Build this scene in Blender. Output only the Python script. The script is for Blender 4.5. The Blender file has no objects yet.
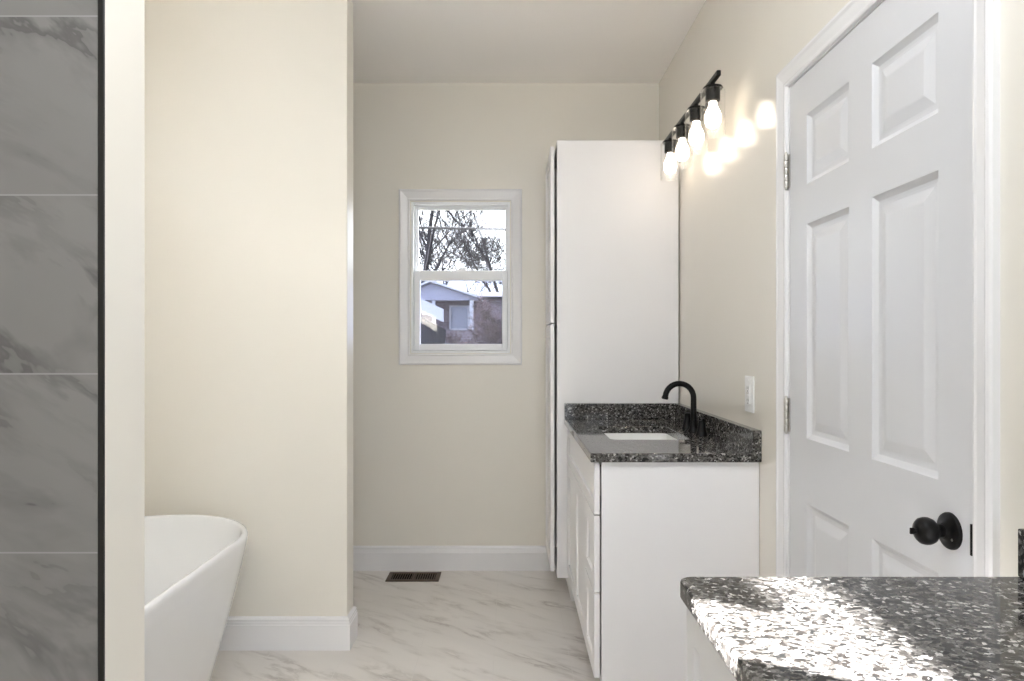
import bpy, bmesh, math, random
from mathutils import Vector, Matrix

# ------------------------------------------------------------------ camera, sky, sun, exposure
S = bpy.context.scene
COL = S.collection
S.view_settings.view_transform = 'Standard'
S.view_settings.look = 'None'
S.view_settings.exposure = 1.57
S.view_settings.gamma = 1.0
S.view_settings.use_curve_mapping = False
S.cycles.max_bounces = 14
S.cycles.use_light_tree = False
S.cycles.caustics_reflective = False
S.cycles.diffuse_bounces = 8
S.cycles.glossy_bounces = 6
S.cycles.transparent_max_bounces = 24
S.cycles.sample_clamp_indirect = 8.0

EYE = 1.256
cam = bpy.data.cameras.new('camera')
cam.sensor_width = 36.0
cam.lens = 24.0
cam.shift_x = 2.0 / 1024
cam.shift_y = 5.5 / 1024
cam.clip_start = 0.02
cam_ob = bpy.data.objects.new('camera', cam)
COL.objects.link(cam_ob)
cam_ob.location = (0, 0, EYE)
cam_ob.rotation_euler = (math.pi / 2, 0, 0)
S.camera = cam_ob

world = bpy.data.worlds.new('sky')
world.use_nodes = True
S.world = world
bg = world.node_tree.nodes['Background']
bg.inputs['Color'].default_value = (0.86, 0.93, 1.0, 1)
bg.inputs['Strength'].default_value = 2.05

TAN_E = 0.48
sun_l = bpy.data.lights.new('sun', 'SUN')
sun_l.energy = 54.0
sun_l.color = (1.0, 0.98, 0.96)
sun_l.angle = math.radians(0.7)
sun = bpy.data.objects.new('sun', sun_l)
COL.objects.link(sun)
ce = 1 / math.sqrt(1 + TAN_E ** 2)
sun.rotation_euler = Vector((0.8896 * ce, -0.4567 * ce, -TAN_E * ce)).to_track_quat('-Z', 'Y').to_euler()
sun.location = (-6, 4, 6)

FILL_LAMP = 3.3      # radiance of the added ceiling fill lamp
BULB = 3.4

# ------------------------------------------------------------------ materials
def newmat(name):
    m = bpy.data.materials.new(name)
    m.use_nodes = True
    nt = m.node_tree
    return m, nt, nt.nodes, nt.links, nt.nodes['Principled BSDF']

def paint(name, col, rough=0.4, spec=0.5, metal=0.0, bump=0.0, bscale=400):
    m, nt, N, L, P = newmat(name)
    P.inputs['Roughness'].default_value = rough
    P.inputs['Specular IOR Level'].default_value = spec
    P.inputs['Metallic'].default_value = metal
    tc = N.new('ShaderNodeTexCoord')
    no = N.new('ShaderNodeTexNoise')
    no.inputs['Scale'].default_value = 3.0
    no.inputs['Detail'].default_value = 2.0
    L.new(tc.outputs['Object'], no.inputs['Vector'])
    mx = N.new('ShaderNodeMix'); mx.data_type = 'RGBA'
    mx.inputs[6].default_value = (*[c * 0.985 for c in col], 1)
    mx.inputs[7].default_value = (*[min(1, c * 1.015) for c in col], 1)
    L.new(no.outputs['Fac'], mx.inputs[0])
    L.new(mx.outputs[2], P.inputs['Base Color'])
    if bump:
        n2 = N.new('ShaderNodeTexNoise'); n2.inputs['Scale'].default_value = bscale
        L.new(tc.outputs['Object'], n2.inputs['Vector'])
        b = N.new('ShaderNodeBump'); b.inputs['Strength'].default_value = bump
        b.inputs['Distance'].default_value = 0.001
        L.new(n2.outputs['Fac'], b.inputs['Height'])
        L.new(b.outputs['Normal'], P.inputs['Normal'])
    return m

def ramp(N, stops, interp='LINEAR'):
    r = N.new('ShaderNodeValToRGB')
    cr = r.color_ramp
    cr.interpolation = interp
    while len(cr.elements) < len(stops):
        cr.elements.new(0.5)
    for e, (p, c) in zip(cr.elements, stops):
        e.position = p
        e.color = (*c, 1) if len(c) == 3 else c
    return r

def granite(name, rough=0.06):
    m, nt, N, L, P = newmat(name)
    tc = N.new('ShaderNodeTexCoord')
    nd = N.new('ShaderNodeTexNoise'); nd.inputs['Scale'].default_value = 95; nd.inputs['Detail'].default_value = 3
    L.new(tc.outputs['Object'], nd.inputs['Vector'])
    sc = N.new('ShaderNodeVectorMath'); sc.operation = 'SCALE'; sc.inputs['Scale'].default_value = 0.009
    L.new(nd.outputs['Color'], sc.inputs[0])
    ad = N.new('ShaderNodeVectorMath'); ad.operation = 'ADD'
    L.new(tc.outputs['Object'], ad.inputs[0]); L.new(sc.outputs[0], ad.inputs[1])
    v = N.new('ShaderNodeTexVoronoi'); v.inputs['Scale'].default_value = 165
    L.new(ad.outputs[0], v.inputs['Vector'])
    sx = N.new('ShaderNodeSeparateColor'); L.new(v.outputs['Color'], sx.inputs[0])
    r = ramp(N, [(0.0, (.018, .016, .015)), (0.18, (.055, .051, .048)), (0.36, (.083, .079, .075)),
                 (0.58, (.120, .115, .11)), (0.80, (.18, .175, .17)), (0.90, (.41, .40, .39))], 'CONSTANT')
    L.new(sx.outputs[0], r.inputs['Fac'])
    # fine crystals over the larger grains
    n2 = N.new('ShaderNodeTexNoise'); n2.inputs['Scale'].default_value = 330; n2.inputs['Detail'].default_value = 4
    L.new(tc.outputs['Object'], n2.inputs['Vector'])
    r2 = ramp(N, [(0.38, (.45, .45, .45)), (0.62, (1.4, 1.38, 1.35))])
    L.new(n2.outputs['Fac'], r2.inputs['Fac'])
    mx = N.new('ShaderNodeMix'); mx.data_type = 'RGBA'; mx.blend_type = 'MULTIPLY'; mx.inputs[0].default_value = 0.55
    L.new(r.outputs['Color'], mx.inputs[6]); L.new(r2.outputs['Color'], mx.inputs[7])
    # black mica flakes, drawn out a little
    mp = N.new('ShaderNodeMapping'); mp.inputs['Scale'].default_value = (75, 170, 125); mp.inputs['Rotation'].default_value = (0, 0, .5)
    L.new(ad.outputs[0], mp.inputs['Vector'])
    n3 = N.new('ShaderNodeTexNoise'); n3.inputs['Scale'].default_value = 1.0; n3.inputs['Detail'].default_value = 2
    L.new(mp.outputs[0], n3.inputs['Vector'])
    r3 = ramp(N, [(0.575, (0, 0, 0)), (0.60, (1, 1, 1))])
    L.new(n3.outputs['Fac'], r3.inputs['Fac'])
    m2 = N.new('ShaderNodeMix'); m2.data_type = 'RGBA'
    L.new(r3.outputs['Color'], m2.inputs[0]); L.new(mx.outputs[2], m2.inputs[6])
    m2.inputs[7].default_value = (.012, .012, .012, 1)
    L.new(m2.outputs[2], P.inputs['Base Color'])
    P.inputs['Roughness'].default_value = rough
    P.inputs['Specular IOR Level'].default_value = .40
    return m

def marble(name, base, vein, grout, tw, th, plane, off=(0, 0), rough=0.2, ang=0.6, stag=0.5, vs=1.0, vstr=1.0, mortar=0.0016, stretch=3.0, vary=9.0, dens=.46):
    """Veined porcelain tile; plane 'floor' runs the long side along Y, 'wall' along X."""
    m, nt, N, L, P = newmat(name)
    tc = N.new('ShaderNodeTexCoord')
    sp = N.new('ShaderNodeSeparateXYZ'); L.new(tc.outputs['Object'], sp.inputs[0])
    cb = N.new('ShaderNodeCombineXYZ')
    a, b = ('Y', 'X') if plane == 'floor' else ('X', 'Z')
    ax = N.new('ShaderNodeMath'); ax.operation = 'ADD'; ax.inputs[1].default_value = off[0]
    ay = N.new('ShaderNodeMath'); ay.operation = 'ADD'; ay.inputs[1].default_value = off[1]
    L.new(sp.outputs[a], ax.inputs[0]); L.new(sp.outputs[b], ay.inputs[0])
    L.new(ax.outputs[0], cb.inputs['X']); L.new(ay.outputs[0], cb.inputs['Y'])
    br = N.new('ShaderNodeTexBrick')
    br.offset = stag; br.squash = 1.0
    br.inputs['Scale'].default_value = 1.0
    br.inputs['Brick Width'].default_value = tw
    br.inputs['Row Height'].default_value = th
    br.inputs['Mortar Size'].default_value = mortar
    br.inputs['Mortar Smooth'].default_value = 0.1
    br.inputs['Bias'].default_value = 0.0
    br.inputs['Color1'].default_value = (0, 0, 0, 1)
    br.inputs['Color2'].default_value = (1, 1, 1, 1)
    br.inputs['Mortar'].default_value = (0.5, 0.5, 0.5, 1)
    L.new(cb.outputs[0], br.inputs['Vector'])
    w = N.new('ShaderNodeMath'); w.operation = 'MULTIPLY'; w.inputs[1].default_value = vary
    L.new(br.outputs['Color'], w.inputs[0])
    m0 = N.new('ShaderNodeMapping')
    m0.inputs['Rotation'].default_value = (0, 0, ang)
    L.new(cb.outputs[0], m0.inputs['Vector'])
    mp = N.new('ShaderNodeMapping')
    mp.inputs['Scale'].default_value = (1.0 * vs, stretch * vs, 1.0 * vs)
    L.new(m0.outputs[0], mp.inputs['Vector'])
    def nz(scale, detail, dist, extra):
        n = N.new('ShaderNodeTexNoise'); n.noise_dimensions = '4D'
        n.inputs['Scale'].default_value = scale; n.inputs['Detail'].default_value = detail
        n.inputs['Roughness'].default_value = 0.62
        n.inputs['Distortion'].default_value = dist
        q = N.new('ShaderNodeMath'); q.operation = 'ADD'; q.inputs[1].default_value = extra
        L.new(w.outputs[0], q.inputs[0]); L.new(q.outputs[0], n.inputs['W'])
        L.new(mp.outputs[0], n.inputs['Vector'])
        return n
    n1 = nz(1.6, 5, 0.5, 0)
    r1 = ramp(N, [(0.43, (0, 0, 0)), (0.485, (.9, .9, .9)), (0.50, (1, 1, 1)), (0.508, (.45, .45, .45)), (0.585, (0, 0, 0))])
    L.new(n1.outputs['Fac'], r1.inputs['Fac'])
    n2 = nz(1.9, 2, 0.2, 31)
    r2 = ramp(N, [(dens, (0, 0, 0)), (dens + .2, (1, 1, 1))])
    L.new(n2.outputs['Fac'], r2.inputs['Fac'])
    mu = N.new('ShaderNodeMath'); mu.operation = 'MULTIPLY'
    L.new(r1.outputs['Color'], mu.inputs[0]); L.new(r2.outputs['Color'], mu.inputs[1])
    ms = N.new('ShaderNodeMath'); ms.operation = 'MULTIPLY'; ms.inputs[1].default_value = vstr
    L.new(mu.outputs[0], ms.inputs[0])
    # soft cloudy tone
    n3 = nz(0.9, 3, 0, 77)
    r3 = ramp(N, [(0.35, tuple(c * 0.93 for c in base)), (0.62, base)])
    L.new(n3.outputs['Fac'], r3.inputs['Fac'])
    mx = N.new('ShaderNodeMix'); mx.data_type = 'RGBA'
    L.new(ms.outputs[0], mx.inputs[0]); L.new(r3.outputs['Color'], mx.inputs[6]); mx.inputs[7].default_value = (*vein, 1)
    mg = N.new('ShaderNodeMix'); mg.data_type = 'RGBA'
    L.new(br.outputs['Fac'], mg.inputs[0]); L.new(mx.outputs[2], mg.inputs[6]); mg.inputs[7].default_value = (*grout, 1)
    L.new(mg.outputs[2], P.inputs['Base Color'])
    P.inputs['Roughness'].default_value = rough
    return m

def clear_glass(name, refl=0.06, tint=(1, 1, 1), rough=0.0):
    m, nt, N, L, P = newmat(name)
    N.remove(P)
    out = [n for n in N if n.type == 'OUTPUT_MATERIAL'][0]
    t = N.new('ShaderNodeBsdfTransparent'); t.inputs['Color'].default_value = (*tint, 1)
    g = N.new('ShaderNodeBsdfGlossy'); g.inputs['Roughness'].default_value = rough
    ge = N.new('ShaderNodeNewGeometry')
    dt = N.new('ShaderNodeVectorMath'); dt.operation = 'DOT_PRODUCT'
    L.new(ge.outputs['Incoming'], dt.inputs[0]); L.new(ge.outputs['Normal'], dt.inputs[1])
    ab = N.new('ShaderNodeMath'); ab.operation = 'ABSOLUTE'; L.new(dt.outputs['Value'], ab.inputs[0])
    om = N.new('ShaderNodeMath'); om.operation = 'SUBTRACT'; om.inputs[0].default_value = 1.0; L.new(ab.outputs[0], om.inputs[1])
    pw = N.new('ShaderNodeMath'); pw.operation = 'POWER'; pw.inputs[1].default_value = 5.0; L.new(om.outputs[0], pw.inputs[0])
    mth = N.new('ShaderNodeMath'); mth.operation = 'MULTIPLY_ADD'
    mth.inputs[1].default_value = 1 - refl; mth.inputs[2].default_value = refl
    L.new(pw.outputs[0], mth.inputs[0])
    mx = N.new('ShaderNodeMixShader')
    L.new(mth.outputs[0], mx.inputs[0]); L.new(t.outputs[0], mx.inputs[1]); L.new(g.outputs[0], mx.inputs[2])
    L.new(mx.outputs[0], out.inputs['Surface'])
    return m

def emitter(name, col, strength):
    m, nt, N, L, P = newmat(name)
    P.inputs['Base Color'].default_value = (.9, .9, .9, 1)
    P.inputs['Emission Color'].default_value = (*col, 1)
    P.inputs['Emission Strength'].default_value = strength
    return m

def cloth_shade(name):
    m, nt, N, L, P = newmat(name)
    N.remove(P)
    out = [n for n in N if n.type == 'OUTPUT_MATERIAL'][0]
    d = N.new('ShaderNodeBsdfDiffuse'); d.inputs['Color'].default_value = (.8, .8, .78, 1)
    t = N.new('ShaderNodeBsdfTranslucent'); t.inputs['Color'].default_value = (.018, .018, .0195, 1)
    mx = N.new('ShaderNodeMixShader'); mx.inputs[0].default_value = 0.6
    L.new(d.outputs[0], mx.inputs[1]); L.new(t.outputs[0], mx.inputs[2])
    L.new(mx.outputs[0], out.inputs['Surface'])
    return m

def brick(name, c1, c2, mort):
    m, nt, N, L, P = newmat(name)
    tc = N.new('ShaderNodeTexCoord')
    sp = N.new('ShaderNodeSeparateXYZ'); L.new(tc.outputs['Object'], sp.inputs[0])
    cb = N.new('ShaderNodeCombineXYZ')
    L.new(sp.outputs['X'], cb.inputs['X']); L.new(sp.outputs['Z'], cb.inputs['Y'])
    br = N.new('ShaderNodeTexBrick')
    br.inputs['Scale'].default_value = 1
    br.inputs['Brick Width'].default_value = .40; br.inputs['Row Height'].default_value = .13
    br.inputs['Mortar Size'].default_value = .018
    br.inputs['Color1'].default_value = (*c1, 1); br.inputs['Color2'].default_value = (*c2, 1)
    br.inputs['Mortar'].default_value = (*mort, 1)
    L.new(cb.outputs[0], br.inputs['Vector'])
    L.new(br.outputs['Color'], P.inputs['Base Color'])
    P.inputs['Roughness'].default_value = .9
    return m

M = {}
M['wall'] = paint('cream_wall_paint', (.79, .758, .69), rough=.34, spec=.4)
M['wallgloss'] = paint('cream_satin_wall_paint', (.79, .758, .69), rough=.18, spec=.5)
M['wallsemi'] = paint('cream_eggshell_wall_paint', (.79, .758, .69), rough=.28, spec=.5)
M['ceil'] = paint('ceiling_paint', (.93, .905, .88), rough=.7)
M['trim'] = paint('white_trim_paint', (.81, .805, .815), rough=.25)
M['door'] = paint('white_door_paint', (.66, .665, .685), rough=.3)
M['cab'] = paint('white_cabinet_lacquer', (.84, .832, .845), rough=.38)
M['tub'] = paint('white_acrylic', (.86, .865, .87), rough=.15)
M['ceramic'] = paint('white_ceramic', (.86, .86, .85), rough=.08)
M['black'] = paint('matte_black_metal', (.006, .0055, .0055), rough=.34, spec=.18)
M['blackplain'] = paint('black_edge_trim', (.015, .014, .013), rough=.3)
M['nickel'] = paint('satin_nickel', (.55, .53, .50), rough=.28, metal=1.0)
M['bronze'] = paint('brown_enamel', (.085, .058, .038), rough=.45, spec=.2)
M['ventdark'] = paint('dark_vent_sheet', (.006, .005, .004), rough=.9, spec=.05)
M['vinyl'] = paint('white_vinyl', (.86, .87, .89), rough=.3)
M['plastic'] = paint('white_plastic', (.86, .86, .86), rough=.25)
M['slot'] = paint('dark_slot', (.03, .03, .03), rough=.6)
M['granite'] = granite('speckled_granite')
M['floor'] = marble('marble_floor_tile', (.73, .70, .665), (.42, .385, .355), (.67, .645, .615), .61, .305, 'floor', off=(0.02, 0.065), rough=.18, ang=.96, vs=1.3, vstr=.8, mortar=.0010, stretch=4.0, vary=0.0)
M['tile'] = marble('marble_shower_tile', (.255, .245, .238), (.098, .094, .092), (.34, .33, .325), .61, .305, 'wall', off=(0.9, -0.9035 + .61), rough=.25, ang=.60, vs=1.35, vstr=.72, mortar=.0014, stretch=2.6, vary=6.0, dens=.40)
M['glass'] = clear_glass('window_glass', .035)
M['shadeglass'] = clear_glass('clear_shade_glass', .03)
M['screen'] = clear_glass('insect_mesh', .03, (.74, .76, .86), rough=.4)
M['bulb'] = emitter('lit_frosted_bulb', (1.0, .85, .68), BULB)
M['panel'] = emitter('fill_lamp_diffuser', (.92, .97, 1.03), FILL_LAMP)
M['cloth'] = cloth_shade('translucent_white_cloth')
M['brick'] = brick('brown_brick', (.085, .062, .068), (.17, .13, .143), (.19, .18, .19))
M['siding'] = paint('pale_siding', (.25, .255, .31), rough=.7)
M['roof'] = paint('grey_shingle', (.010, .010, .013), rough=.9)
M['outwhite'] = paint('white_painted_wood', (.40, .41, .43), rough=.6)
M['outglass'] = paint('house_window', (.20, .22, .27), rough=.08)
M['bark'] = paint('grey_bark', (.018, .018, .022), rough=.9, spec=0)
M['twig'] = paint('brown_twig', (.050, .038, .038), rough=.9, spec=0)
M['grass'] = paint('winter_lawn', (.05, .05, .042), rough=.95)
M['wire'] = paint('grey_cable', (.02, .02, .024), rough=.7)

# ------------------------------------------------------------------ mesh helpers
ORIG = {}

class MB:
    def __init__(self):
        self.b = bmesh.new()
    def box(self, x0, x1, y0, y1, z0, z1):
        vs = [self.b.verts.new(p) for p in ((x0, y0, z0), (x1, y0, z0), (x1, y1, z0), (x0, y1, z0),
                                            (x0, y0, z1), (x1, y0, z1), (x1, y1, z1), (x0, y1, z1))]
        for f in ((0, 3, 2, 1), (4, 5, 6, 7), (0, 1, 5, 4), (1, 2, 6, 5), (2, 3, 7, 6), (3, 0, 4, 7)):
            self.b.faces.new([vs[i] for i in f])
        return self
    def rings(self, rings, cap0=True, cap1=True, closed=True, loop=False):
        """Skin a list of rings of points."""
        R = [[self.b.verts.new(p) for p in r] for r in rings]
        n = len(R[0])
        pairs = list(zip(R[:-1], R[1:]))
        if loop:
            pairs.append((R[-1], R[0]))
        for a, c in pairs:
            for i in range(n if closed else n - 1):
                j = (i + 1) % n
                self.b.faces.new((a[i], a[j], c[j], c[i]))
        if cap0 and not loop:
            self.b.faces.new(list(reversed(R[0])))
        if cap1 and not loop:
            self.b.faces.new(R[-1])
        return self
    def lathe(self, o, axis, prof, seg=28, cap0=True, cap1=True):
        """prof: (radius, height along axis) pairs from o."""
        a = Vector(axis).normalized()
        u = a.orthogonal().normalized(); v = a.cross(u)
        o = Vector(o)
        rs = []
        for r, h in prof:
            rs.append([o + a * h + (u * math.cos(t) + v * math.sin(t)) * max(r, 1e-4)
                       for t in (2 * math.pi * i / seg for i in range(seg))])
        return self.rings(rs, cap0, cap1)
    def tube(self, pts, rad, seg=14, cap=True):
        pts = [Vector(p) for p in pts]
        n = len(pts)
        rad = rad if isinstance(rad, (list, tuple)) else [rad] * n
        t0 = (pts[1] - pts[0]).normalized()
        u = t0.orthogonal().normalized()
        rs = []
        for i, p in enumerate(pts):
            t = (pts[min(i + 1, n - 1)] - pts[max(i - 1, 0)]).normalized()
            u = (u - t * u.dot(t)).normalized()
            v = t.cross(u)
            rs.append([p + (u * math.cos(q) + v * math.sin(q)) * rad[i]
                       for q in (2 * math.pi * k / seg for k in range(seg))])
        return self.rings(rs, cap, cap)
    def prism(self, poly, axis, a0, a1):
        """Extrude a 2D polygon along an axis: 'x' -> (y,z), 'y' -> (x,z), 'z' -> (x,y)."""
        def P(p, a):
            return {'x': (a, p[0], p[1]), 'y': (p[0], a, p[1]), 'z': (p[0], p[1], a)}[axis]
        return self.rings([[P(p, a0) for p in poly], [P(p, a1) for p in poly]])
    def build(self, name, mat, parent=None, bevel=0, seg=2, smooth=False, origin=None):
        bmesh.ops.recalc_face_normals(self.b, faces=self.b.faces[:])
        o = Vector((0, 0, 0))
        if parent is not None:
            o = ORIG[parent.name]
        elif origin is not None:
            o = Vector(origin)
        if o.length > 0:
            bmesh.ops.translate(self.b, verts=self.b.verts[:], vec=-o)
        me = bpy.data.meshes.new(name)
        self.b.to_mesh(me); self.b.free()
        me.materials.append(mat)
        if smooth:
            for p in me.polygons:
                p.use_smooth = True
            me.set_sharp_from_angle(angle=math.radians(smooth if smooth > 1 else 35))
        ob = bpy.data.objects.new(name, me)
        COL.objects.link(ob)
        if parent is not None:
            ob.parent = parent
        else:
            ob.location = o
        ORIG[ob.name] = o
        if bevel:
            bv = ob.modifiers.new('bevel', 'BEVEL')
            bv.width = bevel; bv.segments = seg; bv.limit_method = 'ANGLE'; bv.angle_limit = math.radians(40)
        return ob

def thing(name, label, cat, loc, group=None):
    o = bpy.data.objects.new(name, None)
    COL.objects.link(o)
    o.location = loc
    o.empty_display_size = 0.1
    ORIG[o.name] = Vector(loc)
    o['label'] = label; o['category'] = cat
    if group:
        o['group'] = group
    return o

def tag(o, label, cat, group=None, kind=None):
    o['label'] = label; o['category'] = cat
    if group: o['group'] = group
    if kind: o['kind'] = kind
    return o

def struct(o, label=None, cat=None):
    o['kind'] = 'structure'
    if label: o['label'] = label
    if cat: o['category'] = cat
    return o

def copy_tree(o, parent=None):
    c = o.copy()
    COL.objects.link(c)
    if parent is not None:
        c.parent = parent
    for ch in o.children:
        copy_tree(ch, c)
    return c

# ------------------------------------------------------------------ room shell
XR, XL, YB, YF, ZC = 0.8355, -1.75, 3.83, -1.6, 2.731
TH = .115

struct(MB().box(XL - .15, XR + TH, YF - .15, YB + .15, -.12, 0).build('floor', M['floor']),
       'pale marble-look porcelain tile floor with grey veins', 'floor')
struct(MB().box(XL - .15, XR + TH, YF - .15, YB + .15, ZC, ZC + .12).build('ceiling', M['ceil']),
       'plain off-white painted ceiling', 'ceiling')

def wall_y(mb, x0, x1, y0, y1, z0, z1, hole=None):
    """Wall slab running along X (faces +-Y) with a hole (hx0,hx1,hz0,hz1)."""
    if not hole:
        return mb.box(x0, x1, y0, y1, z0, z1)
    a, b, c, d = hole
    mb.box(x0, a, y0, y1, z0, z1); mb.box(b, x1, y0, y1, z0, z1)
    if c > z0: mb.box(a, b, y0, y1, z0, c)
    if d < z1: mb.box(a, b, y0, y1, d, z1)
    return mb

def wall_x(mb, x0, x1, y0, y1, z0, z1, hole=None):
    if not hole:
        return mb.box(x0, x1, y0, y1, z0, z1)
    a, b, c, d = hole
    mb.box(x0, x1, y0, a, z0, z1); mb.box(x0, x1, b, y1, z0, z1)
    if c > z0: mb.box(x0, x1, a, b, z0, c)
    if d < z1: mb.box(x0, x1, a, b, d, z1)
    return mb

# back wall with the double-hung window
WX0, WX1, WZ0, WZ1 = -.555, 0.0, 1.216, 2.0635
struct(wall_y(MB(), XL - .15, XR + TH, YB, YB + .15, 0, ZC, (WX0, WX1, WZ0, WZ1)).build('wall_back', M['wall']),
       'cream painted back wall with the window', 'wall')
# right wall with the door opening
DY0, DY1, DZ = 1.2285, 2.042, 2.027          # door slab
JY0, JY1, JZ = DY0 - .024, DY1 + .024, DZ + .024
struct(wall_x(MB(), XR, XR + TH, YF - .15, YB, 0, ZC, (JY0, JY1, 0, JZ)).build('wall_right', M['wallgloss']),
       'cream painted right wall behind vanity light and door', 'wall')
# left wall with the tub window
TY0, TY1 = 1.40, 2.44
TZ0 = 1.10
TZ1 = .889 + (.48 - (XL - .15)) * 1.121 * TAN_E
struct(wall_x(MB(), XL - .15, XL, YF - .15, YB, 0, ZC, (TY0, TY1, TZ0, TZ1)).build('wall_left', M['wall']),
       'cream painted left wall beside the bathtub', 'wall')
# wall behind the camera, with a tall window added for fill daylight
FX0, FX1, FZ0, FZ1 = .02, .80, .15, 2.45
struct(wall_y(MB(), XL, XR, YF - .15, YF, 0, ZC, (FX0, FX1, FZ0, FZ1)).build('wall_front', M['wall']),
       'cream painted wall behind the viewer', 'wall')
# partition at the far end of the tub
PX, PY0, PY1 = -.6746, 2.83, 2.942
struct(MB().box(XL, PX, PY0, PY1, 0, ZC).build('wall_partition', M['wall'], bevel=.004, seg=2),
       'cream partition wall at the far end of the bathtub', 'wall')
# end wall of the shower: tile face towards the viewer, painted end
SX, SY0, SY1 = -.693, 1.164, 1.297
struct(MB().box(XL, SX, SY0 + .004, SY1, 0, ZC).build('wall_shower', M['wall'], bevel=.003, seg=2),
       'cream painted end of the shower wall', 'wall')
tile = MB().box(XL, SX - .010, SY0, SY0 + .0038, 0, ZC).build('wall_shower_tile', M['tile'])
struct(tile, 'grey veined marble-look shower tile in stacked courses', 'wall')
tr = MB().box(SX - .010, SX + .0006, SY0 - .001, SY0 + .004, 0, ZC).build('trim_1', M['blackplain'], bevel=.001, seg=1)
struct(tr, 'slim black metal edge strip between shower tile and painted wall end', 'edge trim')

# unseen wall, added to keep rear daylight off the shower tile
struct(MB().box(XL, -.66, -.42, -.30, 0, ZC).build('wall_tile_shade', M['wall']),
       'added unseen cream wall shading the shower tile from the rear window', 'wall')

# ------------------------------------------------------------------ baseboards
BB = [(0, 0), (.015, 0), (.015, .102), (.0125, .106), (.0125, .112), (.010, .118), (.0115, .124), (.008, .131), (0, .136)]
def bb_y(mb, x0, x1, y, sgn):      # along X, on wall face at y, sticking out by sgn
    return mb.prism([(y + sgn * a, h) for a, h in BB], 'x', x0, x1)
def bb_x(mb, y0, y1, x, sgn):
    return mb.prism([(x + sgn * a, h) for a, h in BB], 'y', y0, y1)
struct(bb_y(MB(), XL, .245, YB, -1).build('baseboard_back', M['trim']), 'white moulded baseboard under the window', 'baseboard')
mb = MB()
def _ring(a, h):   # mitred path along the partition front, round its end and back
    return [(XL, PY0 - a, h), (PX + a, PY0 - a, h), (PX + a, PY1 + a, h), (-1.2, PY1 + a, h)]
prof = [[_ring(a, h)[i] for a, h in BB] for i in range(4)]
mb.rings(prof)
struct(mb.build('baseboard_partition', M['trim']), 'white moulded baseboard wrapping the partition wall end', 'baseboard')
struct(bb_x(MB(), 2.115, 2.30, XR, -1).build('baseboard_right', M['trim']), 'white moulded baseboard between vanity and door', 'baseboard')
struct(bb_x(MB(), SY1, PY0, XL, 1).build('baseboard_left', M['trim']), 'white moulded baseboard behind the bathtub', 'baseboard')

# ------------------------------------------------------------------ door in right wall
def panel_face(mb, yb, zb, cells, xf, xb):
    """Door slab facing -X; cells = list of (y0,y1,z0,z1) raised panels."""
    b = mb.b
    ys = sorted(set([yb[0], yb[1]] + [c[0] for c in cells] + [c[1] for c in cells]))
    zs = sorted(set([zb[0], zb[1]] + [c[2] for c in cells] + [c[3] for c in cells]))
    cs = set((round(c[0], 4), round(c[2], 4)) for c in cells)
    V = {}
    def gv(y, z):
        k = (round(y, 5), round(z, 5))
        if k not in V: V[k] = b.verts.new((xf, y, z))
        return V[k]
    for i in range(len(ys) - 1):
        for j in range(len(zs) - 1):
            y0, y1, z0, z1 = ys[i], ys[i + 1], zs[j], zs[j + 1]
            q = [gv(y0, z0), gv(y1, z0), gv(y1, z1), gv(y0, z1)]
            if (round(y0, 4), round(z0, 4)) in cs:
                prev = q
                for ins, dep in ((.004, .0035), (.013, .0095), (.020, .0105), (.026, .0105), (.050, .0035), (.054, .0030)):
                    nq = [b.verts.new((xf + dep, y0 + ins, z0 + ins)), b.verts.new((xf + dep, y1 - ins, z0 + ins)),
                          b.verts.new((xf + dep, y1 - ins, z1 - ins)), b.verts.new((xf + dep, y0 + ins, z1 - ins))]
                    for k in range(4):
                        b.faces.new((prev[k], prev[(k + 1) % 4], nq[(k + 1) % 4], nq[k]))
                    prev = nq
                b.faces.new(prev)
            else:
                b.faces.new(q)
    # edges and back
    y0, y1, z0, z1 = yb[0], yb[1], zb[0], zb[1]
    bk = [b.verts.new((xb, y0, z0)), b.verts.new((xb, y1, z0)), b.verts.new((xb, y1, z1)), b.verts.new((xb, y0, z1))]
    b.faces.new(bk)
    low = [gv(y, z0) for y in ys]; top = [gv(y, z1) for y in ys]
    lf = [gv(y0, z) for z in zs]; rt = [gv(y1, z) for z in zs]
    b.faces.new(low + [bk[1], bk[0]]); b.faces.new(top + [bk[2], bk[3]])
    b.faces.new(lf + [bk[3], bk[0]]); b.faces.new(rt + [bk[2], bk[1]])
    return mb

cols = [(1.333, 1.578), (1.685, 1.925)]
rows = [(.25, .812), (.995, 1.600), (1.712, 1.909)]
cells = [(c[0], c[1], r[0], r[1]) for c in cols for r in rows]
DXF = XR + .001
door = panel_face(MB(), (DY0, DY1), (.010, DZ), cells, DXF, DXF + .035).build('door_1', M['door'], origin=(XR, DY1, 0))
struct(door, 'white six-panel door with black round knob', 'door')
for hz in (1.779, 1.050, .25):
    h = MB()
    for k in range(5):
        zz = hz - .05 + k * .0202
        h.lathe((XR - .0085, DY1 + .003, zz), (0, 0, 1), [(.0068, 0), (.0072, .001), (.0072, .018), (.0068, .019)], 14)
    h.lathe((XR - .0085, DY1 + .003, hz - .056), (0, 0, 1), [(.003, 0), (.0048, .003), (.0045, .006)], 12)
    h.lathe((XR - .0085, DY1 + .003, hz + .051), (0, 0, 1), [(.0045, 0), (.0048, .003), (.003, .006)], 12)
    h.box(XR - .0025, XR + .0005, DY1 - .006, DY1 + .012, hz - .05, hz + .05)
    hi = h.build('hinge', M['nickel'], door, smooth=40)
    hi['label'] = 'satin nickel butt hinge'
KY, KZ = 1.296, .905
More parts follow.
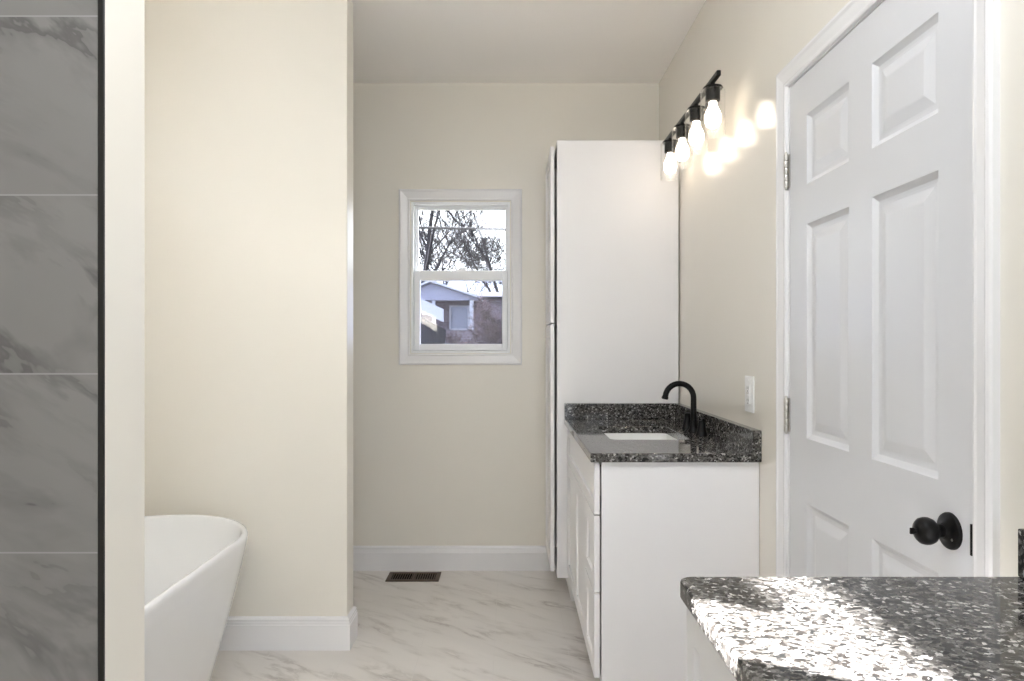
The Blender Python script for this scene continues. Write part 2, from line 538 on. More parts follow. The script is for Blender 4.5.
kn = MB().lathe((XR - .010, KY, KZ), (-1, 0, 0), [(.0125, -.002), (.0125, .012), (.016, .019), (.0225, .024), (.0256, .031), (.0260, .038),
               (.0242, .0455), (.019, .051), (.010, .0538), (.001, .0545)], 40).build('knob', M['black'], door, smooth=50)
kn['label'] = 'matte black round privacy knob'
MB().lathe((DXF, KY, KZ), (-1, 0, 0), [(.0350, -.004), (.0350, .003), (.0335, .006), (.027, .0085), (.018, .0105), (.013, .016)], 40).build('rosette', M['black'], kn, smooth=40)
t = MB()
t.lathe((XR - .0635, KY, KZ), (-1, 0, 0), [(.0052, 0), (.0052, .005), (.004, .0065)], 16)
t.box(XR - .0765, XR - .0685, KY - .0018, KY + .0018, KZ - .006, KZ + .006)
t.build('turn_button', M['black'], kn, bevel=.001)
MB().lathe((DXF - .0085, KY - .018, KZ - .012), (-1, 0, 0), [(.003, -.003), (.003, .0012), (.001, .002)], 12).build('screw', M['nickel'], kn)
MB().box(XR - .008, XR + .012, DY0 - .0045, DY0 + .0005, .879, .936).build('latch_plate', M['black'], door, bevel=.001)

# jamb, stop and casing
def casing_ring(mb, path_fn, prof):
    return mb.rings([[path_fn(i, a, h) for a, h in prof] for i in range(path_fn(None, 0, 0))])
CASP = [(0, 0), (0, .0085), (.006, .0105), (.012, .0095), (.018, .0105), (.038, .0145), (.046, .0175), (.053, .0165), (.057, .013), (.057, 0)]
mb = MB()
ci0, ci1, ciz = DY0 - .008, DY1 + .008, DZ + .008
pts = [lambda a: (ci0 - a, 0.0), lambda a: (ci0 - a, ciz + a), lambda a: (ci1 + a, ciz + a), lambda a: (ci1 + a, 0.0)]
mb.rings([[(XR - h, f(a)[0], f(a)[1]) for a, h in CASP] for f in pts])
# jamb legs and head, with stops behind the slab
J0, J1, JT = DY0 - .003, DY1 + .003, DZ + .003
mb.box(XR, XR + TH, JY0, J0, 0, JZ); mb.box(XR, XR + TH, J1, JY1, 0, JZ); mb.box(XR, XR + TH, J0, J1, JT, JZ)
mb.box(XR + .038, XR + .075, J0, J0 + .012, 0, JT); mb.box(XR + .038, XR + .075, J1 - .012, J1, 0, JT)
mb.box(XR + .038, XR + .075, J0 + .012, J1 - .012, JT - .012, JT)
struct(mb.build('trim_2', M['trim']), 'white moulded door casing and jamb', 'door casing')

# ------------------------------------------------------------------ back window
def frame_y(mb, x0, x1, z0, z1, w, y0, y1):
    """Rectangular frame in the XZ plane; w = (left, right, bottom, top)."""
    l, r, bt, tp = w
    mb.box(x0, x0 + l, y0, y1, z0, z1); mb.box(x1 - r, x1, y0, y1, z0, z1)
    mb.box(x0 + l, x1 - r, y0, y1, z0, z0 + bt); mb.box(x0 + l, x1 - r, y0, y1, z1 - tp, z1)
    return mb
win = MB()
frame_y(win, WX0, WX1, WZ0, WZ1, (.012, .012, .012, .012), YB - .001, YB + .15)   # jamb liner
frame_y(win, WX0 + .012, WX1 - .012, WZ0 + .012, WZ1 - .012, (.010, .010, .010, .010), YB + .05, YB + .12)
win = win.build('window_1', M['vinyl'], bevel=.0015, seg=1, origin=(WX0, YB, WZ0))
struct(win, 'white double-hung window in the back wall', 'window')
mb = MB()
WC = [(0, 0), (0, .010), (.006, .0125), (.013, .0105), (.020, .012), (.044, .0165), (.052, .0195), (.058, .018), (.062, .014), (.062, 0)]
c = [lambda a: (WX0 - .005 - a, WZ0 - .003 - a), lambda a: (WX0 - .005 - a, WZ1 + .008 + a), lambda a: (WX1 + .005 + a, WZ1 + .008 + a), lambda a: (WX1 + .005 + a, WZ0 - .003 - a)]
mb.rings([[(f(a)[0], YB - h, f(a)[1]) for a, h in WC] for f in c], loop=True)
cs = mb.build('casing', M['trim'], win)
def sash(name, x0, x1, z0, z1, w, y0, y1, gy):
    s = frame_y(MB(), x0, x1, z0, z1, w, y0, y1).build(name, M['vinyl'], win, bevel=.003, seg=2)
    MB().box(x0 + w[0] - .004, x1 - w[1] + .004, gy, gy + .004, z0 + w[2] - .004, z1 - w[3] + .004).build('pane', M['glass'], s)
    return s
up = sash('upper_sash', WX0 + .018, WX1 - .014, 1.655, WZ1 - .016, (.012, .012, .032, .012), YB + .072, YB + .100, YB + .085)
lo = sash('lower_sash', WX0 + .014, WX1 - .014, WZ0 + .014, 1.682, (.032, .030, .038, .056), YB + .030, YB + .062, YB + .046)
lk = MB()
lk.box(-.31, -.25, YB + .034, YB + .058, 1.682, 1.690)
lk.lathe((-.28, YB + .046, 1.689), (0, 0, 1), [(.013, 0), (.013, .006), (.010, .009)], 18)
lk.box(-.283, -.245, YB + .030, YB + .042, 1.691, 1.698)
lk.build('sash_lock', M['vinyl'], lo, bevel=.001)
sc_ = MB().box(WX0 + .03, WX1 - .03, YB + .112, YB + .1125, WZ0 + .024, 1.665).build('insect_screen', M['screen'], win)

# ------------------------------------------------------------------ tub window in left wall (out of frame, throws the sun patch)
tw = MB()
def frame_x(mb, y0, y1, z0, z1, w, x0, x1):
    mb.box(x0, x1, y0, y0 + w, z0, z1); mb.box(x0, x1, y1 - w, y1, z0, z1)
    mb.box(x0, x1, y0 + w, y1 - w, z0, z0 + w)
    return mb
frame_x(tw, TY0, TY1, TZ0, TZ1, .03, XL - .10, XL - .05)
tw = tw.build('window_2', M['vinyl'], origin=(XL - .05, TY0, TZ0))
struct(tw, 'white window beside the bathtub', 'window')
MB().box(XL - .08, XL - .076, TY0 + .03, TY1 - .03, TZ0 + .03, TZ1).build('pane', M['glass'], tw)
mb = MB()
c = [lambda a: (TY0 + .002 - a, TZ0 + .002 - a), lambda a: (TY0 + .002 - a, TZ1 + a), lambda a: (TY1 - .002 + a, TZ1 + a), lambda a: (TY1 - .002 + a, TZ0 + .002 - a)]
mb.rings([[(XL + h, f(a)[0], f(a)[1]) for a, h in WC] for f in c], loop=True)
mb.build('casing', M['trim'], tw)
SHX = XL - .03
TSPLIT = 2.034  # two unseen shades added; their tops and seam shape the sun patch
for (ya, yb_, zt, lab) in ((TY0 + .002, TSPLIT + .004, .872 + (.27 - SHX) * 1.121 * TAN_E, 'added unseen cloth shade shaping the sun patch, lowered furthest, nearer the shower wall'),
                           (TSPLIT, TY1 - .002, .889 + (.39 - SHX) * 1.121 * TAN_E, 'added unseen cloth shade shaping the sun patch, lowered least, nearer the partition wall')):
    sh = thing('sun_patch_shade', lab, 'window shade', (SHX, (ya + yb_) / 2, TZ0), group='added sun-shaping shades on the tub window')
    n = int((zt - TZ0) / .025)
    # pleated cloth
    prof = []
    for k in range(n + 1):
        prof.append((SHX + (.006 if k % 2 else -.006), TZ0 + (zt - TZ0) * k / n))
    m_ = MB()
    m_.rings([[(x, ya, z) for x, z in prof], [(x, yb_, z) for x, z in prof]], False, False, closed=False)
    m_.build('cloth', M['cloth'], sh)
    MB().box(SHX - .010, SHX + .010, ya, yb_, zt - .012, zt).build('rail', M['trim'], sh)

# unseen window added behind the viewer to bring in fill daylight
w3 = frame_y(MB(), FX0, FX1, FZ0, FZ1, (.04, .04, .04, .04), YF - .12, YF - .05).build('window_fill', M['vinyl'], origin=(FX0, YF, FZ0))
struct(w3, 'added unseen window behind the viewer giving fill daylight', 'window')
MB().box(FX0 + .035, FX1 - .035, YF - .09, YF - .086, FZ0 + .035, FZ1 - .035).build('pane', M['glass'], w3)

# ------------------------------------------------------------------ bathtub
TCX, TCY, TW, TS, TZ = -1.305, 2.03, .372, .333, .584
def stadium(off, z, n=24):
    r = TW - off
    out = []
    for i in range(n + 1):
        a = math.pi * i / n
        out.append((TCX + r * math.cos(a), TCY + TS + r * math.sin(a), z))
    for k in range(1, 6):
        out.append((TCX - r, TCY + TS - 2 * TS * k / 6, z))
    for i in range(n + 1):
        a = math.pi + math.pi * i / n
        out.append((TCX + r * math.cos(a), TCY - TS + r * math.sin(a), z))
    for k in range(1, 6):
        out.append((TCX + r, TCY - TS + 2 * TS * k / 6, z))
    return out
tubt = thing('bathtub', 'white freestanding bathtub in front of the cream partition', 'bathtub', (TCX, TCY, 0))
rings = [stadium(.150, 0.0), stadium(.142, .004), stadium(.140, .012)]
for k in range(1, 11):
    z = .012 + (TZ - .020 - .012) * k / 10
    t_ = k / 10
    rings.append(stadium(.140 * (1 - t_) ** 1.12, z))
rings += [stadium(.0008, TZ - .010), stadium(.003, TZ - .004), stadium(.007, TZ - .001), stadium(.011, TZ), stadium(.017, TZ - .001), stadium(.021, TZ - .004), stadium(.0235, TZ - .010)]
for k in range(1, 9):
    t_ = k / 8
    rings.append(stadium(.0235 + .105 * t_ ** 1.2, TZ - .010 - .36 * t_))
rings += [stadium(.150, .175), stadium(.185, .155), stadium(.24, .148), stadium(.33, .146)]
MB().rings(rings).build('basin', M['tub'], tubt, smooth=60)
dr = MB().lathe((TCX, TCY - .2, .1455), (0, 0, 1), [(.035, 0), (.035, .003), (.028, .005), (.01, .006)], 24).build('drain', M['black'], tubt, smooth=40)

# ------------------------------------------------------------------ cabinets
def shaker(xf, y0, y1, z0, z1, fw=.055, th=.019, rec=.008):
    """Recessed-panel front facing -X, front face at xf."""
    m_ = MB()
    b = m_.b
    def q(x, a):
        return [b.verts.new((x, y0 + a, z0 + a)), b.verts.new((x, y1 - a, z0 + a)), b.verts.new((x, y1 - a, z1 - a)), b.verts.new((x, y0 + a, z1 - a))]
    rs = [q(xf + th, 0), q(xf + .0012, 0), q(xf, .0012), q(xf, fw), q(xf + rec * .8, fw + .0025), q(xf + rec, fw + .004)]
    for a, c_ in zip(rs[:-1], rs[1:]):
        for k in range(4):
            b.faces.new((a[k], a[(k + 1) % 4], c_[(k + 1) % 4], c_[k]))
    b.faces.new(rs[0]); b.faces.new(rs[-1])
    return m_

# tall linen cabinet
LX, LY, LZ = .231, 3.357, 2.268
lin = thing('linen_cabinet', 'tall white linen cabinet between window and sink vanity', 'cabinet', (LX, LY, 0))
mb = MB()
mb.box(LX, XR - .0065, LY, LY + .018, .115, LZ)                 # near side panel
mb.box(LX, XR - .0065, YB - .018, YB - .001, .115, LZ)         # far side
mb.box(LX, XR - .0065, LY + .018, YB - .018, LZ - .018, LZ)    # top
mb.box(LX, XR - .0065, LY + .018, YB - .018, .115, .133)       # bottom
mb.box(XR - .0165, XR - .0065, LY + .018, YB - .018, .133, LZ - .018)
mb.build('carcass', M['cab'], lin, bevel=.0012, seg=1)
MB().box(LX + .07, XR - .0065, LY + .004, YB - .004, 0, .115).build('toe_kick', M['cab'], lin)
MB().box(LX + .02, XR - .02, LY + .018, YB - .018, 1.355, 1.373).build('shelf', M['cab'], lin)
shaker(.199, LY + .003, YB - .012, 1.371, 2.238, fw=.06).build('door', M['cab'], lin)['label'] = 'upper narrow recessed-panel door'
shaker(.199, LY + .003, YB - .012, .147, 1.362, fw=.06).build('door', M['cab'], lin)['label'] = 'lower long recessed-panel door'

def vanity(label, y0, y1, xbox, zt, near_panel):
    v = thing('vanity_cabinet', label, 'cabinet', (xbox, y0, 0), group='white bathroom vanities')
    m_ = MB()
    m_.box(xbox, XR - .001, y0, y0 + .018, .115, zt)
    m_.box(xbox, XR - .001, y1 - .018, y1, .115, zt)
    m_.box(xbox, XR - .001, y0 + .018, y1 - .018, .115, .133)
    m_.box(XR - .012, XR - .001, y0 + .018, y1 - .018, .133, zt)
    m_.box(xbox, xbox + .03, y0 + .018, y1 - .018, .684, .694)
    m_.box(xbox + .0, xbox + .06, y0 + .018, y1 - .018, zt - .018, zt)
    m_.box(xbox, xbox + .45, y0 + .262, y0 + .280, .133, .694)
    m_.build('carcass', M['cab'], v, bevel=.0012, seg=1)
    MB().box(xbox + .07, XR - .001, y0 + .001, y1 - .001, 0, .115).build('toe_kick', M['cab'], v)
    return v

# far vanity with sink
ZT = .8995
va = vanity('white sink vanity with three drawers beside the tall linen cabinet', 2.285, 3.355, .3065, ZT - .031, True)
xf = .2815
a0, a1 = 2.287, 3.345
shaker(xf, a0, a1, .692, ZT - .036, fw=.042).build('drawer', M['cab'], va)['label'] = 'long shallow top drawer front'
shaker(xf, a0, 2.556, .431, .686, fw=.05).build('drawer', M['cab'], va)
shaker(xf, a0, 2.556, .145, .425, fw=.05).build('drawer', M['cab'], va)
shaker(xf, 2.560, 2.950, .145, .686, fw=.055).build('door', M['cab'], va)
shaker(xf, 2.954, 3.345, .145, .686, fw=.055).build('door', M['cab'], va)

def slab(x0, x1, y0, y1, z0, z1, hole=None, rc=.0, corner=None):
    """Worktop with eased edges; a rounded corner (at x0,y1) and an optional rounded-rect hole."""
    m_ = MB()
    b = m_.b
    def outline(ins):
        p = []
        if corner:
            p += [(x0 + ins, y0 + ins), (x1, y0 + ins), (x1, y1 - ins)]
            r = rc - ins
            for i in range(9):
                a = math.pi / 2 + math.pi / 2 * i / 8
                p.append((x0 + rc + r * math.cos(a), y1 - rc + r * math.sin(a)))
        else:
            p += [(x0 + ins, y0 + ins), (x1, y0 + ins), (x1, y1), (x0 + ins, y1)]
        return p
    e = .004
    secs = [(e, z0), (e * .3, z0 + e * .3), (0, z0 + e), (0, z1 - e), (e * .3, z1 - e * .3), (e, z1)]
    R = [[b.verts.new((x, y, z)) for x, y in outline(i)] for i, z in secs]
    n = len(R[0])
    for A, B in zip(R[:-1], R[1:]):
        for i in range(n):
            b.faces.new((A[i], A[(i + 1) % n], B[(i + 1) % n], B[i]))
    if not hole:
        b.faces.new(R[0]); b.faces.new(R[-1])
    else:
        hx0, hx1, hy0, hy1 = hole
        r = .03
        def hp(ins):
            pts_ = []
            for cx, cy, a_ in ((hx1 - r, hy1 - r, 0), (hx0 + r, hy1 - r, 90), (hx0 + r, hy0 + r, 180), (hx1 - r, hy0 + r, 270)):
                for i in range(6):
                    a = math.radians(a_ + 90 * i / 5)
                    pts_.append((cx + (r + ins) * math.cos(a), cy + (r + ins) * math.sin(a)))
            return pts_
        hs = [(.0, z0), (0, z1 - .002), (.002, z1)]
        H = [[b.verts.new((x, y, z)) for x, y in hp(i)] for i, z in hs]
        k = len(H[0])
        for A, B in zip(H[:-1], H[1:]):
            for i in range(k):
                b.faces.new((A[i], A[(i + 1) % k], B[(i + 1) % k], B[i]))
        for O_, I_ in ((R[0], H[0]), (R[-1], H[-1])):
            es = [b.edges.get((O_[i], O_[(i + 1) % n])) for i in range(n)] + [b.edges.get((I_[i], I_[(i + 1) % k])) for i in range(k)]
            bmesh.ops.triangle_fill(b, edges=es, use_beauty=True)
    return m_

SKX0, SKX1, SKY0, SKY1 = .386, .690, 2.600, 3.030
ct = slab(.267, XR - .0005, 2.265, LY - .0005, ZT - .030, ZT, hole=(SKX0, SKX1, SKY0, SKY1)).build('countertop', M['granite'], origin=(.267, 2.265, ZT - .03))
tag(ct, 'dark granite countertop around the sink on the far vanity', 'countertop', 'granite countertops')
MB().box(XR - .0300, XR - .0005, 2.265, LY - .0005, ZT, ZT + .076).build('backsplash', M['granite'], ct, bevel=.002)
MB().box(.267, XR - .0300, LY - .0300, LY - .0005, ZT, ZT + .076).build('side_splash', M['granite'], ct, bevel=.002)

# undermount sink
sk = thing('sink', 'white rectangular sink set under the far granite countertop', 'sink', ((SKX0 + SKX1) / 2, (SKY0 + SKY1) / 2, ZT - .18))
def rr(ins, z, r):
    p = []
    x0, x1, y0, y1 = SKX0 + ins, SKX1 - ins, SKY0 + ins, SKY1 - ins
    for cx, cy, a_ in ((x1 - r, y1 - r, 0), (x0 + r, y1 - r, 90), (x0 + r, y0 + r, 180), (x1 - r, y0 + r, 270)):
        for i in range(6):
            a = math.radians(a_ + 90 * i / 5)
            p.append((cx + r * math.cos(a), cy + r * math.sin(a), z))
    return p
zt = ZT - .0305
MB().rings([rr(.03, zt - .155, .05), rr(-.005, zt - .12, .04), rr(-.010, zt - .012, .035), rr(-.022, zt - .011, .04), rr(-.022, zt, .04),
            rr(-.004, zt, .032), rr(0, zt - .006, .03), rr(.010, zt - .10, .03), rr(.022, zt - .128, .05), rr(.05, zt - .138, .06), rr(.10, zt - .140, .05)]).build('bowl', M['ceramic'], sk, smooth=50)
MB().lathe(((SKX0 + SKX1) / 2, (SKY0 + SKY1) / 2, zt - .1402), (0, 0, 1), [(.022, 0), (.022, .002), (.016, .003), (.003, .002)], 20).build('drain', M['black'], sk, smooth=40)

# faucet
FX, FY = .765, 2.845
fa = thing('faucet', 'black gooseneck faucet with two handles behind the sink', 'faucet', (FX, FY, ZT))
path = [(FX, FY, ZT + .004), (FX, FY, ZT + .07), (FX, FY, ZT + .141)]
R_ = .059
for i in range(1, 15):
    a = math.pi * i / 14 * .965
    path.append((FX - R_ + R_ * math.cos(a), FY, ZT + .141 + R_ * math.sin(a)))
lp = Vector(path[-1]); dv = (lp - Vector(path[-2])).normalized()
path.append(tuple(lp + dv * .004))
sp = MB().tube(path, [.0135, .0125] + [.0118] * (len(path) - 2), 18).build('spout', M['black'], fa, smooth=50)
MB().lathe(lp + dv * .002, dv, [(.0118, -.002), (.0135, .001), (.0138, .008), (.011, .011), (.006, .0105)], 18).build('aerator', M['black'], sp, smooth=40)
MB().lathe((FX, FY, ZT), (0, 0, 1), [(.025, 0), (.025, .004), (.019, .012), (.0145, .028), (.0135, .05)], 24).build('base', M['black'], fa, smooth=40)
for s in (-1, 1):
    hy = FY + (.098 if s > 0 else -.122)
    h = MB().lathe((FX, hy, ZT), (0, 0, 1), [(.0245, 0), (.0245, .004), (.021, .010), (.0165, .030), (.013, .048), (.0125, .056), (.0135, .060), (.012, .066), (.006, .069)], 24).build('handle', M['black'], fa, smooth=40)
    lv = MB()
    lv.tube([(FX, hy, ZT + .062), (FX - .012, hy + s * .020, ZT + .066), (FX - .020, hy + s * .042, ZT + .069)], [.0062, .0055, .0045], 12)
    lv.build('lever', M['black'], h, smooth=50)

# outlet
OY0, OY1, OZ0, OZ1 = 2.328, 2.412, 1.026, 1.152
ou = thing('wall_outlet', 'white wall outlet above the far granite backsplash', 'outlet', (XR, (OY0 + OY1) / 2, (OZ0 + OZ1) / 2))
MB().box(XR - .007, XR - .0003, OY0, OY1, OZ0, OZ1).build('cover_plate', M['plastic'], ou, bevel=.003, seg=3)
oc, oz = (OY0 + OY1) / 2, (OZ0 + OZ1) / 2
MB().box(XR - .0105, XR - .006, oc - .0168, oc + .0168, oz - .0335, oz + .0335).build('receptacle', M['plastic'], ou, bevel=.0015)
MB().box(XR - .0125, XR - .010, oc - .008, oc + .008, oz + .001, oz + .007).build('button', M['nickel'], ou, bevel=.0005)
MB().box(XR - .0125, XR - .010, oc - .008, oc + .008, oz - .007, oz - .001).build('button', M['plastic'], ou, bevel=.0005)
for s in (-1, 1):
    sl = MB()
    for d_ in (-.006, .006):
        sl.box(XR - .0108, XR - .0100, oc + d_ - .0012, oc + d_ + .0012, oz + s * .021 - .004, oz + s * .021 + .005)
    sl.lathe((XR - .0100, oc, oz + s * .021 - .010), (-1, 0, 0), [(.0025, 0), (.0025, .0008)], 10)
    sl.build('socket_slot', M['slot'], ou)
for s in (-1, 1):
    MB().lathe((XR - .0068, oc, oz + s * .048), (-1, 0, 0), [(.003, 0), (.003, .0012), (.001, .0016)], 10).build('screw', M['plastic'], ou)

# ------------------------------------------------------------------ vanity light
BX, BZ = .738, 2.222
vl = thing('vanity_light', 'black four-bulb bar light with clear glass shades on right wall', 'wall light', (XR, 2.82, BZ))
MB().box(BX - .008, BX + .008, 2.410, 3.245, BZ - .011, BZ + .010).build('bar', M['black'], vl, bevel=.004)
MB().lathe((XR - .0003, 2.82, BZ), (-1, 0, 0), [(.058, 0), (.058, .012), (.052, .020), (.02, .024)], 32).build('canopy', M['black'], vl, smooth=40)
MB().tube([(XR - .02, 2.82, BZ), (BX + .005, 2.82, BZ)], .010, 14).build('arm', M['black'], vl, smooth=50)
for by in (2.484, 2.704, 2.924, 3.144):
    sk_ = MB().lathe((BX, by, BZ - .010), (0, 0, -1), [(.008, -.001), (.008, .012), (.034, .014), (.036, .018), (.034, .022), (.026, .023), (.026, .064), (.022, .067), (.016, .068)], 28).build('socket', M['black'], vl, smooth=35)
    zs_ = BZ - .033
    R1 = .044
    g = MB()
    seg = 40
    def ring(r, z):
        return [(BX + r * math.cos(2 * math.pi * i / seg), by + r * math.sin(2 * math.pi * i / seg), z) for i in range(seg)]
    g.rings([ring(.0265, zs_), ring(.040, zs_), ring(R1, zs_ - .004), ring(R1, zs_ - .165), ring(R1 - .001, zs_ - .166), ring(R1 - .0025, zs_ - .165), ring(R1 - .0025, zs_ - .006), ring(.039, zs_ - .003), ring(.0265, zs_ - .003)], False, False, loop=True)
    g.build('glass_shade', M['shadeglass'], vl, smooth=50)
    zb = BZ - .076
    MB().lathe((BX, by, zb), (0, 0, -1), [(.0135, 0), (.0145, .008), (.0175, .022), (.0245, .036), (.0290, .050), (.0302, .062), (.0285, .075), (.0235, .087), (.0150, .095), (.006, .0985), (.0005, .099)], 28).build('bulb', M['bulb'], vl, smooth=60)['label'] = 'lit frosted bulb'

# ------------------------------------------------------------------ floor register
vx0, vx1, vy0, vy1 = -.665, -.380, 3.636, 3.779
ve = thing('floor_vent', 'brown metal floor register under the window', 'vent', ((vx0 + vx1) / 2, (vy0 + vy1) / 2, 0))
m_ = MB()
def frz(mb, x0, x1, y0, y1, w, z0, z1):
    mb.box(x0, x1, y0, y0 + w, z0, z1); mb.box(x0, x1, y1 - w, y1, z0, z1)
    mb.box(x0, x0 + w, y0 + w, y1 - w, z0, z1); mb.box(x1 - w, x1, y0 + w, y1 - w, z0, z1)
frz(m_, vx0, vx1, vy0, vy1, .024, .0003, .006)
vc = (vx0 + vx1) / 2
m_.box(vc - .006, vc + .006, vy0 + .024, vy1 - .024, .0003, .006)
m_.build('frame', M['bronze'], ve, bevel=.0015)
MB().box(vx0 + .02, vx1 - .02, vy0 + .02, vy1 - .02, .0002, .0008).build('shade_sheet', M['ventdark'], ve)  # near-black sheet painted in for the shade below the louvres
for half in (0, 1):
    xa = vx0 + .024 if half == 0 else vc + .006
    xb_ = vc - .006 if half == 0 else vx1 - .024
    for k in range(9):
        x = xa + (xb_ - xa) * (k + .5) / 9
        tl = .0035 * (1 if half == 0 else -1)
        MB().prism([(x - .0022, .0012), (x + .0022, .0012), (x + .0022 + tl * .5, .0052), (x - .0022 + tl * .5, .0052)], 'y', vy0 + .022, vy1 - .022).build('louvre', M['bronze'], ve)

# ------------------------------------------------------------------ near vanity
NZ, NYE = .8905, 1.085
nv = vanity('white vanity under the near granite counter by the door', -.45, 1.060, .292, NZ - .031, True)
x2 = .272
shaker(x2, -.447, 1.052, .692, NZ - .036, fw=.042).build('drawer', M['cab'], nv)
shaker(x2, .62, 1.052, .145, .686).build('door', M['cab'], nv)
shaker(x2, .186, .616, .145, .686).build('door', M['cab'], nv)
shaker(x2, -.447, .182, .145, .686).build('door', M['cab'], nv)
nc = slab(.2656, XR - .0005, -.47, NYE, NZ - .030, NZ, rc=.022, corner=True).build('countertop', M['granite'], origin=(.2656, -.47, NZ - .03))
tag(nc, 'near granite countertop in the foreground with a bright sun patch', 'countertop', 'granite countertops')
MB().box(XR - .0300, XR - .0005, -.47, NYE - .001, NZ, NZ + .076).build('backsplash', M['granite'], nc, bevel=.002)

# ------------------------------------------------------------------ fill lamp added out of frame, under the ceiling near the viewer
cl = thing('fill_lamp', 'added unseen square fill lamp hung between shower and near vanity', 'ceiling light', (-.05, .80, ZC))
m_ = MB(); frz(m_, -.355, .255, .495, 1.105, .012, ZC - .315, ZC - .295)
m_.lathe((-.05, .80, ZC - .0005), (0, 0, -1), [(.07, 0), (.07, .015), (.06, .022), (.012, .024), (.012, .160)], 24)
m_.build('frame', M['trim'], cl, bevel=.002)
MB().box(-.35, .25, .50, 1.10, ZC - .31, ZC - .16).build('diffuser', M['panel'], cl, bevel=.02)

# ------------------------------------------------------------------ outside
gr = MB().box(-70, 70, YB + .3, 90, -.55, -.45).build('ground', M['grass'])
struct(gr, 'winter lawn outside the window', 'ground')
wg = MB().box(-.86, -.76, YB + .151, YB + .95, -.45, 3.1).build('wall_sun_block', M['brick'])  # added out of view to stop direct sun entering the back window
struct(wg, 'added brick wall outside, hidden from view, blocking sun at the back window', 'wall')

def P(px, py, Y):
    return ((px - 510) * Y / 683.0, Y, EYE - (py - 346) * Y / 683.0)

# neighbour's house, its porch towards us
HY = 34.0
hs = thing('house', 'neighbouring brick house with white gabled porch seen through the window', 'house', (P(455, 346, HY)[0], HY, -.45))
k_ = HY / 683.0
def hx(px): return (px - 510) * k_
def hz(py): return EYE - (py - 346) * k_
MB().box(hx(395), hx(530), HY + 1.6, HY + 8, -.45, hz(297)).build('wall', M['brick'], hs)
# main roof, sloping back
MB().prism([(HY + 1.2, hz(297)), (HY + 1.2, hz(297) + .12), (HY + 5, hz(284)), (HY + 8.4, hz(297)), ], 'x', hx(390), hx(535)).build('roof', M['roof'], hs)
# porch floor and its brick base
MB().box(hx(424), hx(477), HY - .6, HY + 1.6, -.45, hz(330)).build('porch_base', M['brick'], hs)
MB().box(hx(470.2), hx(474), HY - .5, HY - .32, hz(330), hz(300)).build('column', M['outwhite'], hs)
MB().box(hx(433), hx(436.2), HY - .5, HY - .32, hz(330), hz(300)).build('column', M['outwhite'], hs)
gx0, gx1, gxa = hx(396), hx(482), hx(432)
MB().prism([(gx0, hz(301)), (hx(479), hz(301)), (hx(479), hz(299)), (gxa, hz(284.5)), (gx0, hz(299))], 'y', HY - .5, HY - .3).build('gable', M['siding'], hs)
rf = MB()
th_ = .10
rf.prism([(gx1, hz(299.8)), (gxa, hz(283.2)), (gxa, hz(283.2) + th_), (gx1, hz(299.8) + th_)], 'y', HY - .85, HY + 1.8)
rf.prism([(gx0 - .1, hz(299.8)), (gxa, hz(283.2)), (gxa, hz(283.2) + th_), (gx0 - .1, hz(299.8) + th_)], 'y', HY - .85, HY + 1.8)
rf.build('porch_roof', M['outwhite'], hs)
wf = frame_y(MB(), hx(446.5), hx(467.5), hz(329.5), hz(303.5), (.09, .09, .09, .09), HY + 1.5, HY + 1.62).build('window', M['outwhite'], hs)
MB().box(hx(447.5), hx(466.5), HY + 1.56, HY + 1.60, hz(328.5), hz(304.5)).build('pane', M['outglass'], wf)
# porch stair with white side rail
st = MB()
st.prism([(hx(419), hz(298)), (hx(446), hz(310.5)), (hx(446), hz(323)), (hx(419), hz(311))], 'y', HY - 1.3, HY - 1.2)
st.build('stair_rail', M['outwhite'], hs)
stp = MB()
stp.prism([(hx(408), hz(346)), (hx(408), hz(313)), (hx(419), hz(315)), (hx(447), hz(330)), (hx(447), hz(346))], 'y', HY - 1.15, HY - .65)
stp.build('stair', M['roof'], hs)

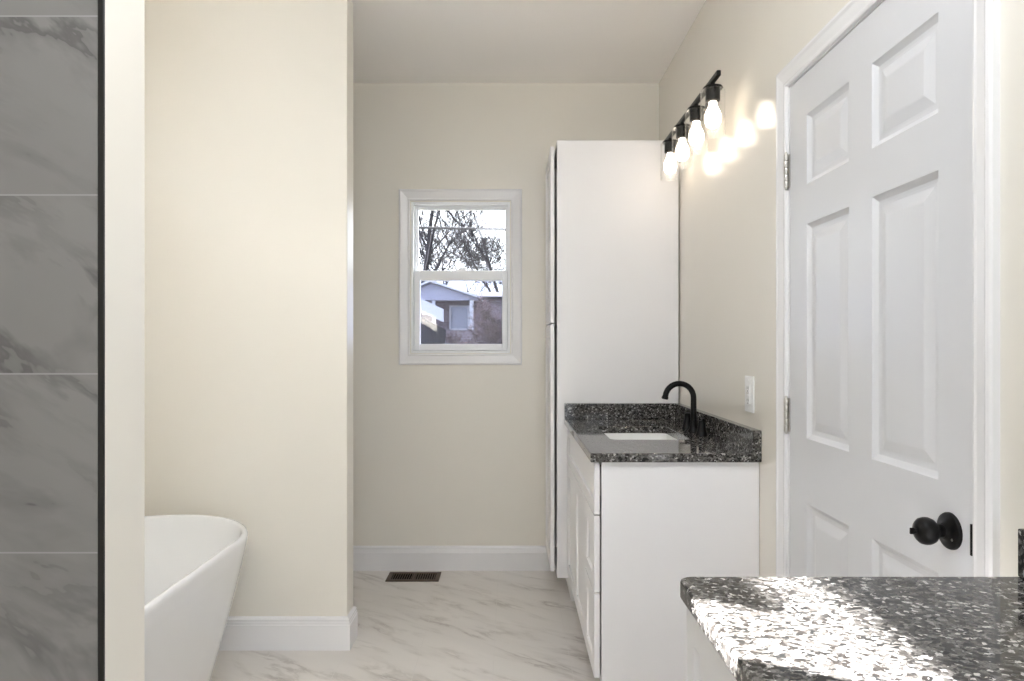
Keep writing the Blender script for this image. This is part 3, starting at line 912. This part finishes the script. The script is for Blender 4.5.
def tree_mesh(name, base, height, lean, seed, spread=1.0, levels=5, r0=.16, mat='bark', parent=None, lab=None, twig_r=.006):
    rnd = random.Random(seed)
    mb_ = MB()
    segs = [0]
    def branch(p, d, L_, r, lev):
        n = 5 if lev < 2 else 3
        pts_ = [p]; rs_ = [r]
        q = Vector(p); dd = Vector(d)
        for i in range(n):
            dd = (dd + Vector((rnd.uniform(-1, 1), rnd.uniform(-1, 1), rnd.uniform(-.6, .9))) * (.10 + .05 * lev)).normalized()
            q = q + dd * (L_ / n)
            pts_.append(q.copy()); rs_.append(max(twig_r * .6, r * (1 - .55 * (i + 1) / n)))
        mb_.tube(pts_, rs_, 6 if lev < 2 else (4 if lev < 3 else 3), cap=False)
        segs[0] += 1
        if lev >= levels:
            return
        kids = [5, 6, 5, 4, 3, 0][min(lev, 5)]
        for i in range(kids):
            t_ = rnd.uniform(.25, 1.0) if lev else rnd.uniform(.28, 1.0)
            f = t_ * n
            i0 = min(int(f), n - 1)
            bp = pts_[i0].lerp(pts_[i0 + 1], f - i0)
            br_ = rs_[i0] * .62
            axis = Vector((rnd.uniform(-1, 1), rnd.uniform(-1, 1), rnd.uniform(-.2, .2))).normalized()
            nd_ = (dd * rnd.uniform(.6, 1.0) + axis * spread * rnd.uniform(.6, 1.1) + Vector((0, 0, .18))).normalized()
            branch(bp, nd_, L_ * rnd.uniform(.50, .72), max(twig_r, br_), lev + 1)
    branch(Vector(base), Vector(lean).normalized(), height, r0, 0)
    return mb_

# bare trees: x px where the trunk passes, distance, height of first stem
trees = [
    (405, 46.0, 13.0, (.25, .0, 1), 3, .75, .24, 'bare tree with a dark leaning trunk at the left of the upper pane'),
    (519, 50.0, 12.0, (-.28, .05, 1), 11, .9, .17, 'bare tree spreading in from the right of the upper pane'),
    (440, 58.0, 8.5, (.03, 0, 1), 23, .9, .13, 'bare tree rising behind the porch between the other two trees'),
    (474, 66.0, 7.6, (0, 0, 1), 31, 1.1, .15, 'low bushy bare tree beyond the brick house'),
]
for px, Y, hgt, lean, seed, spd, r0, lab in trees:
    bx = (px - 510) * Y / 683.0
    tr_ = tree_mesh('bare_tree', (bx, Y, -.45), hgt, lean, seed, spd, r0=r0, twig_r=.00032 * Y)
    o_ = tr_.build('bare_tree', M['bark'], origin=(bx, Y, -.45))
    tag(o_, lab, 'tree', 'bare trees outside the window')

# bare shrubs against the brick wall
for px, Y, sd, lab in ((493, HY - 3.8, 5, 'purple-brown bare shrub against the brick wall right of the porch'),
                       (455, HY - 3.0, 8, 'low bare shrub in front of the porch base')):
    bx = (px - 510) * Y / 683.0
    tr_ = tree_mesh('bare_shrub', (bx, Y, -.45), 2.0 if px > 480 else 1.15, (.05, 0, 1), sd, 1.1, r0=.05, twig_r=.011)
    o_ = tr_.build('bare_shrub', M['twig'], origin=(bx, Y, -.45))
    tag(o_, lab, 'shrub', 'bare shrubs by the brick house')

# overhead cable
wp = []
for i in range(25):
    t_ = i / 24
    x = -14 + 24 * t_
    wp.append((x, 12.0, EYE + (346 - 228.2) * 12 / 683.0 - .022 * (x + 1.0) + .0015 * (x + 1) ** 2))
wr = MB().tube(wp, .022, 8).build('cable', M['wire'])
tag(wr, 'dark overhead cable crossing the upper window pane', 'cable')
